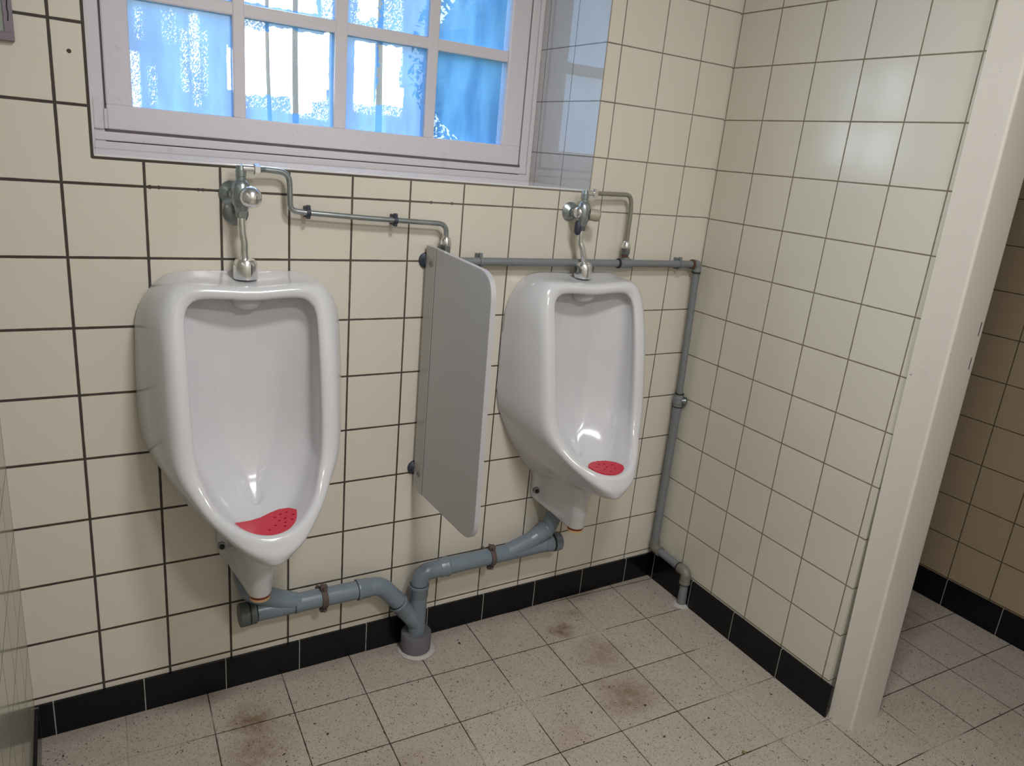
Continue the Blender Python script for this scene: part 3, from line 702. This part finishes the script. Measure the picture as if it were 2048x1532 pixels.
bm = BM(); sweep(bm, [(-.0272, -.035, .690), (-.0272, -.035, .672), (-.0272, -.035, .655), (-.0272, -.035, .50), (-.0255, -.035, .150)], [.0162, .0162, .0146, .0140, .0140], 20); part('lower_riser', bm, M['galv'], G, smooth=True, ang=60)
bm = BM(); sweep(bm, fillet([(-.0255, -.035, .166), (-.0255, -.035, .140), (-.0275, -.072, .138)], .015), .0182, 20); part('bottom_elbow', bm, M['galv_rust'], G, smooth=True, ang=50)
bm = BM(); sweep(bm, [(-.0265, -.060, .138), (-.030, -.195, .134)], .0138, 20); part('low_run', bm, M['galv'], G, smooth=True, ang=50)
bm = BM(); sweep(bm, fillet([(-.0295, -.176, .1345), (-.030, -.212, .134), (-.030, -.213, .092)], .018), .0182, 20); lathe(bm, (-.030, -.2128, .100), (0, 0, -1), [(0, .0182), (.001, .0198), (.008, .0198), (.009, .0182)])
part('floor_elbow', bm, M['galv_rust'], G, smooth=True, ang=50)
bm = BM(); lathe(bm, (-.0295, -.176, .1345), (0, 1, 0), [(-.002, .0138), (-.0015, .0188), (.004, .0188), (.0045, .0138)]); part('joint_ring', bm, M['joint'], G)
bm = BM(); lathe(bm, (-.030, -.2128, .093), (0, 0, -1), [(0, .0140), (.0005, .0186), (.004, .0186), (.0045, .0140)])
part('joint_ring', bm, M['joint'], G)
bm = BM(); rod(bm, (-.030, -.213, .09), (-.030, -.214, -.002), [(0, .0138), (1, .0162)], 20); part('floor_tail', bm, M['galv'], G, smooth=True, ang=50)
clipon(G, -.853, 1.1893, PR, -.035, .040, M['galv']); clipon(G, -.122, 1.1887, PR, -.035, .036, M['galv'])
for o in list(G.children):
    cv = Vector(cam.location) - Vector(G.location)
    for v in o.data.vertices:
        v.co = cv + (v.co - cv) * 1.00396
        if v.co.y + G.location.y > -.0007: v.co.y = -.0007 - G.location.y
        if v.co.x + G.location.x > -.0012 : v.co.x = -.0012 - G.location.x
bm = BM(); lathe(bm, (-.0225, -.2075, 0), (0, 0, 1), [(0, .030), (.002, .027), (.005, .018), (.007, .0160)], 18); tag(link('mortar_patch', bm, M['mortar']), 'pale mortar patch where the water pipe enters the floor', 'mortar')

# ------------------------------------------------------------------ plastic waste pipe
D = thing('waste_pipe', 'blue-grey plastic waste pipe joining both urinals to the floor', 'waste pipe', (-.985, -.055, 0))
DY = -.055; r0 = .0262; r1 = .0305
def seg(name, pts, rad=r0, mat=None, fil=None, lab=None, n=28):
    bm = BM(); p = fillet(pts, fil, 10) if fil else pts; sweep(bm, p, rad, n); return part(name, bm, mat or M['pvc'], D, smooth=True, ang=50, label=lab)
def socket(name, a, b, rr=r1, mat=None, lab=None):
    bm = BM(); A, B = Vector(a), Vector(b); L_ = (B - A).length
    lathe(bm, A, B - A, [(0, r0), (0, rr - .001), (.002, rr), (.009, rr), (.012, rr - .0022), (L_ - .004, rr - .0022), (L_, r0)], 28)
    lathe(bm, A - (B - A).normalized() * .0012, B - A, [(0, r0), (0, r0 + .0014), (.0016, r0 + .0014), (.0016, r0)], 28, 1); return part(name, bm, [mat or M['pvc'], M['rubber']], D, smooth=True, ang=40, label=lab)
# left run
seg('left_run', [(-1.455, DY, .2575), (-1.30, DY, .2565), (-1.150, DY, .2545)])
seg('left_elbow', [(-1.165, DY, .2545), (-1.108, DY, .2538), (-1.055, DY, .190), (-1.030, DY, .1545)], fil=.06)
socket('left_elbow_socket', (-1.180, DY, .2548), (-1.140, DY, .2543))
seg('junction_arm', [(-1.040, DY, .166), (-.985, DY, .092)])
socket('arm_socket', (-1.052, DY, .1825), (-1.022, DY, .1420), .0298)
# stack
seg('stack', [(-.985, DY, -.0), (-.985, DY, .225)])
socket('stack_socket', (-.985, DY, .228), (-.985, DY, .185))
seg('right_elbow', [(-.985, DY, .20), (-.983, DY, .264), (-.915, DY, .2675)], fil=.055)
socket('right_elbow_socket', (-.893, DY, .2675), (-.925, DY, .2670))
seg('right_run', [(-.915, DY, .2670), (-.735, DY, .2690), (-.540, DY, .2705)])
# branches
seg('left_branch', [(-1.345, DY, .257), (-1.405, DY, .285), (-1.472, DY - .002, .322), (-1.486, DY + .004, .375), (-1.486, DY + .010, .408)], fil=.05)
seg('right_branch', [(-.690, DY, .268), (-.60, DY, .2955), (-.535, DY, .325), (-.516, DY, .372), (-.514, DY + .010, .408)], fil=.045)
socket('left_branch_socket', (-1.357, DY, .257), (-1.343, DY, .2568), .0278)
socket('right_branch_socket', (-.538, DY, .3265), (-.578, DY, .3045), .0305)
# end caps
bm = BM(); lathe(bm, (-1.458, DY, .2575), (-1, 0, 0), [(0, .0305), (.014, .0305), (.0142, .0285), (.018, .0285), (.0182, .0315), (.040, .0315), (.042, .029), (.042, .006)], 28); o = part('end_cap', bm, M['pvc_dark'], D, smooth=True, ang=30, label='darker grey screw cap')
bm = BM(); lathe(bm, (-.545, DY, .2705), (1, 0, 0), [(0, .0275), (.028, .0295), (.0282, .0285), (.035, .0285), (.0352, .0315), (.058, .0315), (.062, .028), (.062, .004)], 28); part('end_cap', bm, M['pvc'], D, smooth=True, ang=30)
bm = BM(); lathe(bm, (-.5162, DY, .2705), (1, 0, 0), [(0, .0290), (.0004, .0300), (.0052, .0300), (.0055, .0290)], 28); part('seal_ring', bm, M['rubber'], D)
bm = BM(); lathe(bm, (-1.4715, DY, .2575), (-1, 0, 0), [(0, .029), (.0004, .0300), (.0040, .0300), (.0045, .029)], 28); part('seal_ring', bm, M['rubber'], D)
def clamp(x, z):
    bm = BM(); lathe(bm, (x - .008, DY, z), (1, 0, 0), [(0, r0), (0, r0 + .004), (.004, r0 + .0045), (.012, r0 + .0045), (.016, r0 + .004), (.016, r0)], 24)
    for s in (1, -1):
        box(bm, (x - .010, DY - .012, z + s * (r0 + .008) - .008), (x + .010, DY + .004, z + s * (r0 + .008) + .006), bevel=.003)
        lathe(bm, (x, DY - .018, z + s * (r0 + .008)), (0, 1, 0), [(0, .005), (.008, .0055), (.030, .0035)], 8)
    rod(bm, (x, DY + r0, z), (x, 0, z), [(0, .006), (1, .006)], 10)
    part('pipe_clamp', bm, M['clamp'], D, label='rusty pipe clamp')
clamp(-1.2765, .2565); clamp(-.745, .2690)
bm = BM(); lathe(bm, (-.985, DY, 0), (0, 0, 1), [(0, .046), (.060, .046), (.063, .044), (.063, .028)], 36); part('floor_collar', bm, M['collar'], D, smooth=True, ang=40, label='purple-grey collar at the floor')
bm = BM(); lathe(bm, (-.983, DY - .004, 0), (0, 0, 1), [(0, .0485), (.0012, .056), (.003, .052), (.006, .047)], 30)
for v in bm.verts: v.co.x += random.uniform(-.0015, .0015); v.co.y = min(-.0085, v.co.y + random.uniform(-.0015, .0015))
tag(link('mortar_patch', bm, M['mortar']), 'pale mortar ring round the waste pipe collar', 'mortar')

# ------------------------------------------------------------------ divider
V_ = thing('urinal_divider', 'grey laminate modesty divider fixed between the two urinals', 'divider', (-.997, 0, .88))
def panel_outline(r=.055):
    c = [(-.012, .5305), (-.385, .5395), (-.371, 1.2130), (-.012, 1.2270)]
    c = [Vector((0, a, b)) for a, b in c]
    out = [c[0]]
    for i, rr in ((1, .066), (2, .062)):
        p = c[i]; a = (c[i - 1] - p).normalized(); b = (c[(i + 1) % 4] - p).normalized(); s = p + a * rr; e = p + b * rr
        for k in range(11):
            u = k / 10; out.append((1 - u) ** 2 * s + 2 * u * (1 - u) * (p) + u * u * e)
    out.append(c[3]); return out
ol = panel_outline(); XP0, XP1 = -1.003, -.9895
bm = BM(); a = [bm.verts.new((XP0, p.y, p.z)) for p in ol]; b = [bm.verts.new((XP1, p.y, p.z)) for p in ol]
bm.faces.new(a); bm.faces.new(b[::-1])
for k in range(len(ol)): bm.faces.new((a[k], a[(k + 1) % len(ol)], b[(k + 1) % len(ol)], b[k]))
part('panel', bm, M['panel'], V_)
bm = BM(); cen = Vector((0, -.2, .88)); rim = ol[1:]; vs = []
for p in ol:
    d = (p - cen).normalized(); q = p + d * .0012; vs.append([bm.verts.new((XP0 + .0006, p.y, p.z)), bm.verts.new((XP0 + .0006, q.y, q.z)), bm.verts.new((XP1 - .0006, q.y, q.z)), bm.verts.new((XP1 - .0006, p.y, p.z))])
for s, e in zip(vs, vs[1:]):
    for k in range(4): bm.faces.new((s[k], s[(k + 1) % 4], e[(k + 1) % 4], e[k]))
bm.faces.new(vs[0]); bm.faces.new(vs[-1][::-1])
part('edge_band', bm, M['panel_edge'], V_, smooth=True, ang=45, label='shiny metal edge band')
bm = BM(); box(bm, (XP0 - .0018, -.070, .5300), (XP0, -.014, 1.2280), bevel=.0006); strip = part('mounting_strip', bm, M['panel_strip'], V_)
bm = BM(); box(bm, (XP0 - .0004, -.0715, .5310), (XP0 + .0001, -.0695, 1.2270)); part('strip_gap', bm, M['dark_gap'], V_)
for z in (1.184, .585):
    bm = BM(); lathe(bm, (XP0 - .001, -.046, z), (-1, 0, 0), [(0, .0085), (.002, .0085), (.0028, .0068), (.0012, .0045)]); lathe(bm, (XP0 - .0012, -.046, z), (-1, 0, 0), [(0, .0045), (.0005, .0045)], 6, mat=1)
    part('screw', bm, [M['old_chrome'], M['joint']], V_)
    bm = BM(); lathe(bm, (-.999, 0, z + .002), (0, -1, 0), [(0, .021), (.006, .020), (.010, .014), (.014, .011)]); part('wall_foot', bm, M['clip'], V_, smooth=True, ang=40)
bm = BM(); box(bm, (-1.000, -.0135, .535), (-.9925, -.0115, 1.222)); part('back_edge', bm, M['panel_edge'], V_)

# ------------------------------------------------------------------ small things
MR = thing('wall_mirror', 'cloudy metal-framed mirror corner on the wall at top left', 'mirror', (-1.92, -.01, 1.75))
bm = BM()
box(bm, (-1.960, -.012, 1.590), (-1.873, -.001, 1.606), bevel=.0015); box(bm, (-1.889, -.012, 1.604), (-1.873, -.001, 2.10), bevel=.0015); box(bm, (-1.962, -.012, 1.604), (-1.952, -.001, 2.10), bevel=.0015); box(bm, (-1.960, -.012, 2.09), (-1.873, -.001, 2.106), bevel=.0015)
part('frame', bm, M['mirror_frame'], MR)
bm = BM(); box(bm, (-1.953, -.007, 1.605), (-1.888, -.003, 2.091)); part('glass', bm, M['mirror'], MR)
bm = BM(); sweep(bm, [(-1.8805 + (.0006 if k % 2 else -.0006), -.0122, 1.625 + k * .012) for k in range(36)], .0011, 6); part('crack', bm, M['joint'], MR)
def pebble(x, y, r, label, mat='grit'):
    bm = BM(); bmesh.ops.create_icosphere(bm, subdivisions=2, radius=r)
    for v in bm.verts: v.co *= random.uniform(.75, 1.15); v.co.z *= .5
    for v in bm.verts: v.co += Vector((x, y, r * .42))
    link('dirt_crumb', bm, M[mat], label=label, cat='crumb of dirt')
pebble(-.354, -.808, .0062, 'ochre crumb of dirt on a floor joint, nearest the camera')
pebble(-.484, -.553, .0034, 'small black crumb of dirt on the stained floor tile', 'joint')
pebble(-.66, -.383, .0026, 'tiny dark crumb of dirt on the floor below the right urinal', 'joint')

# ceiling lamp (round bulkhead) and the added fill lamp behind it
for (lx, ly, lw), lab in zip(LAMPS, ('round white bulkhead lamp on the ceiling, the one nearer the urinals', 'added round fill lamp on the ceiling, the one farther from the urinals')):
    LT = thing('ceiling_lamp', lab, 'lamp', (lx, ly, CEIL), group='ceiling lamps')
    bm = BM(); lathe(bm, (lx, ly, CEIL), (0, 0, -1), [(0, .18), (.03, .18), (.034, .17)], 40); part('lamp_base', bm, M['ceiling'], LT)
    bm = BM(); lathe(bm, (lx, ly, CEIL - .034), (0, 0, -1), [(0, .165), (.010, .16), (.014, .14)], 40); part('lamp_glass', bm, M['lamp_glass'], LT)

for o in list(bpy.data.objects):      # small pieces that belong to a part, not to the whole thing
    up = {'valve_cap': 'stop_valve', 'screw': 'mounting_strip', 'crack': 'glass', 'water_spreader': None}.get(o.name.split('.')[0])
    if up and o.parent:
        p_ = [c for c in o.parent.children if c.name.split('.')[0] == up]
        if p_: o.parent = p_[0]

# ------------------------------------------------------------------ outdoors
bm = BM(); box(bm, (-14, WALLT + .02, -.5), (14, 22, -.35)); link('ground', bm, M['grass'], kind='structure')
def tree(x, y, h, r, fol, label, lean=0.0):
    T = thing('tree', label, 'tree', (x, y, -.35), group='trees outside the window')
    bm = BM(); sweep(bm, smoothp([(0, 0, 0), (lean * .3 + .02, 0, h * .3), (lean * .6 - .02, 0, h * .6), (lean, 0, h)], 5), [r * (1 - .5 * k / 15) for k in range(16)], 10)
    link('trunk', bm, M['bark'], T, smooth=True)
    if fol:
        bm = BM()
        for cx, cy, cz, cr, n in fol:
            if n < 1500: continue
            g = bmesh.ops.create_icosphere(bm, subdivisions=3, radius=cr * .86)
            for v in g['verts']: v.co = v.co * random.uniform(.86, 1.06) + Vector((cx, cy, cz))
        for cx, cy, cz, cr, n in fol:
            for _ in range(n):
                v = Vector((random.gauss(0, 1), random.gauss(0, 1), random.gauss(0, 1))); v = v.normalized() * cr * random.random() ** .4 + Vector((cx, cy, cz))
                s = random.uniform(.015, .04); q = Matrix.Rotation(random.uniform(0, 6.28), 3, Vector((random.gauss(0, 1), random.gauss(0, 1), random.gauss(0, 1))).normalized())
                bm.faces.new([bm.verts.new(v + q @ Vector(p)) for p in ((-s, 0, 0), (0, -s * .45, 0), (s, 0, 0), (0, s * .45, 0))])
        link('foliage', bm, M['leaf'], T)
tree(-.4637, 4.0, 4.2, .020, [(0, 0, 3.8, .35, 260)], 'slender tree outside, left of the two thin trunks seen in the second pane')
tree(.018, 5.3, 4.9, .036, [(.1, 0, 4.3, .5, 400)], 'slender tree outside, right of the two thin trunks seen in the second pane', .10)
tree(1.35, 6.7, 5.6, .048, [(.1, 0, 5.0, .6, 500)], 'slender tree outside, seen through the third pane', .05)
tree(-2.6, 6.2, 5.0, .12, [(0, 0, 2.0, 1.1, 6000), (.2, 0, 3.3, 1.0, 5000)], 'dense evergreen outside, behind the first pane')
tree(1.22, 3.3, 4.2, .10, [(0, 0, 1.3, .95, 6000), (0, 0, 2.4, .85, 7000), (0, 0, 3.5, .7, 4500)], 'dense evergreen outside, behind the fourth pane')
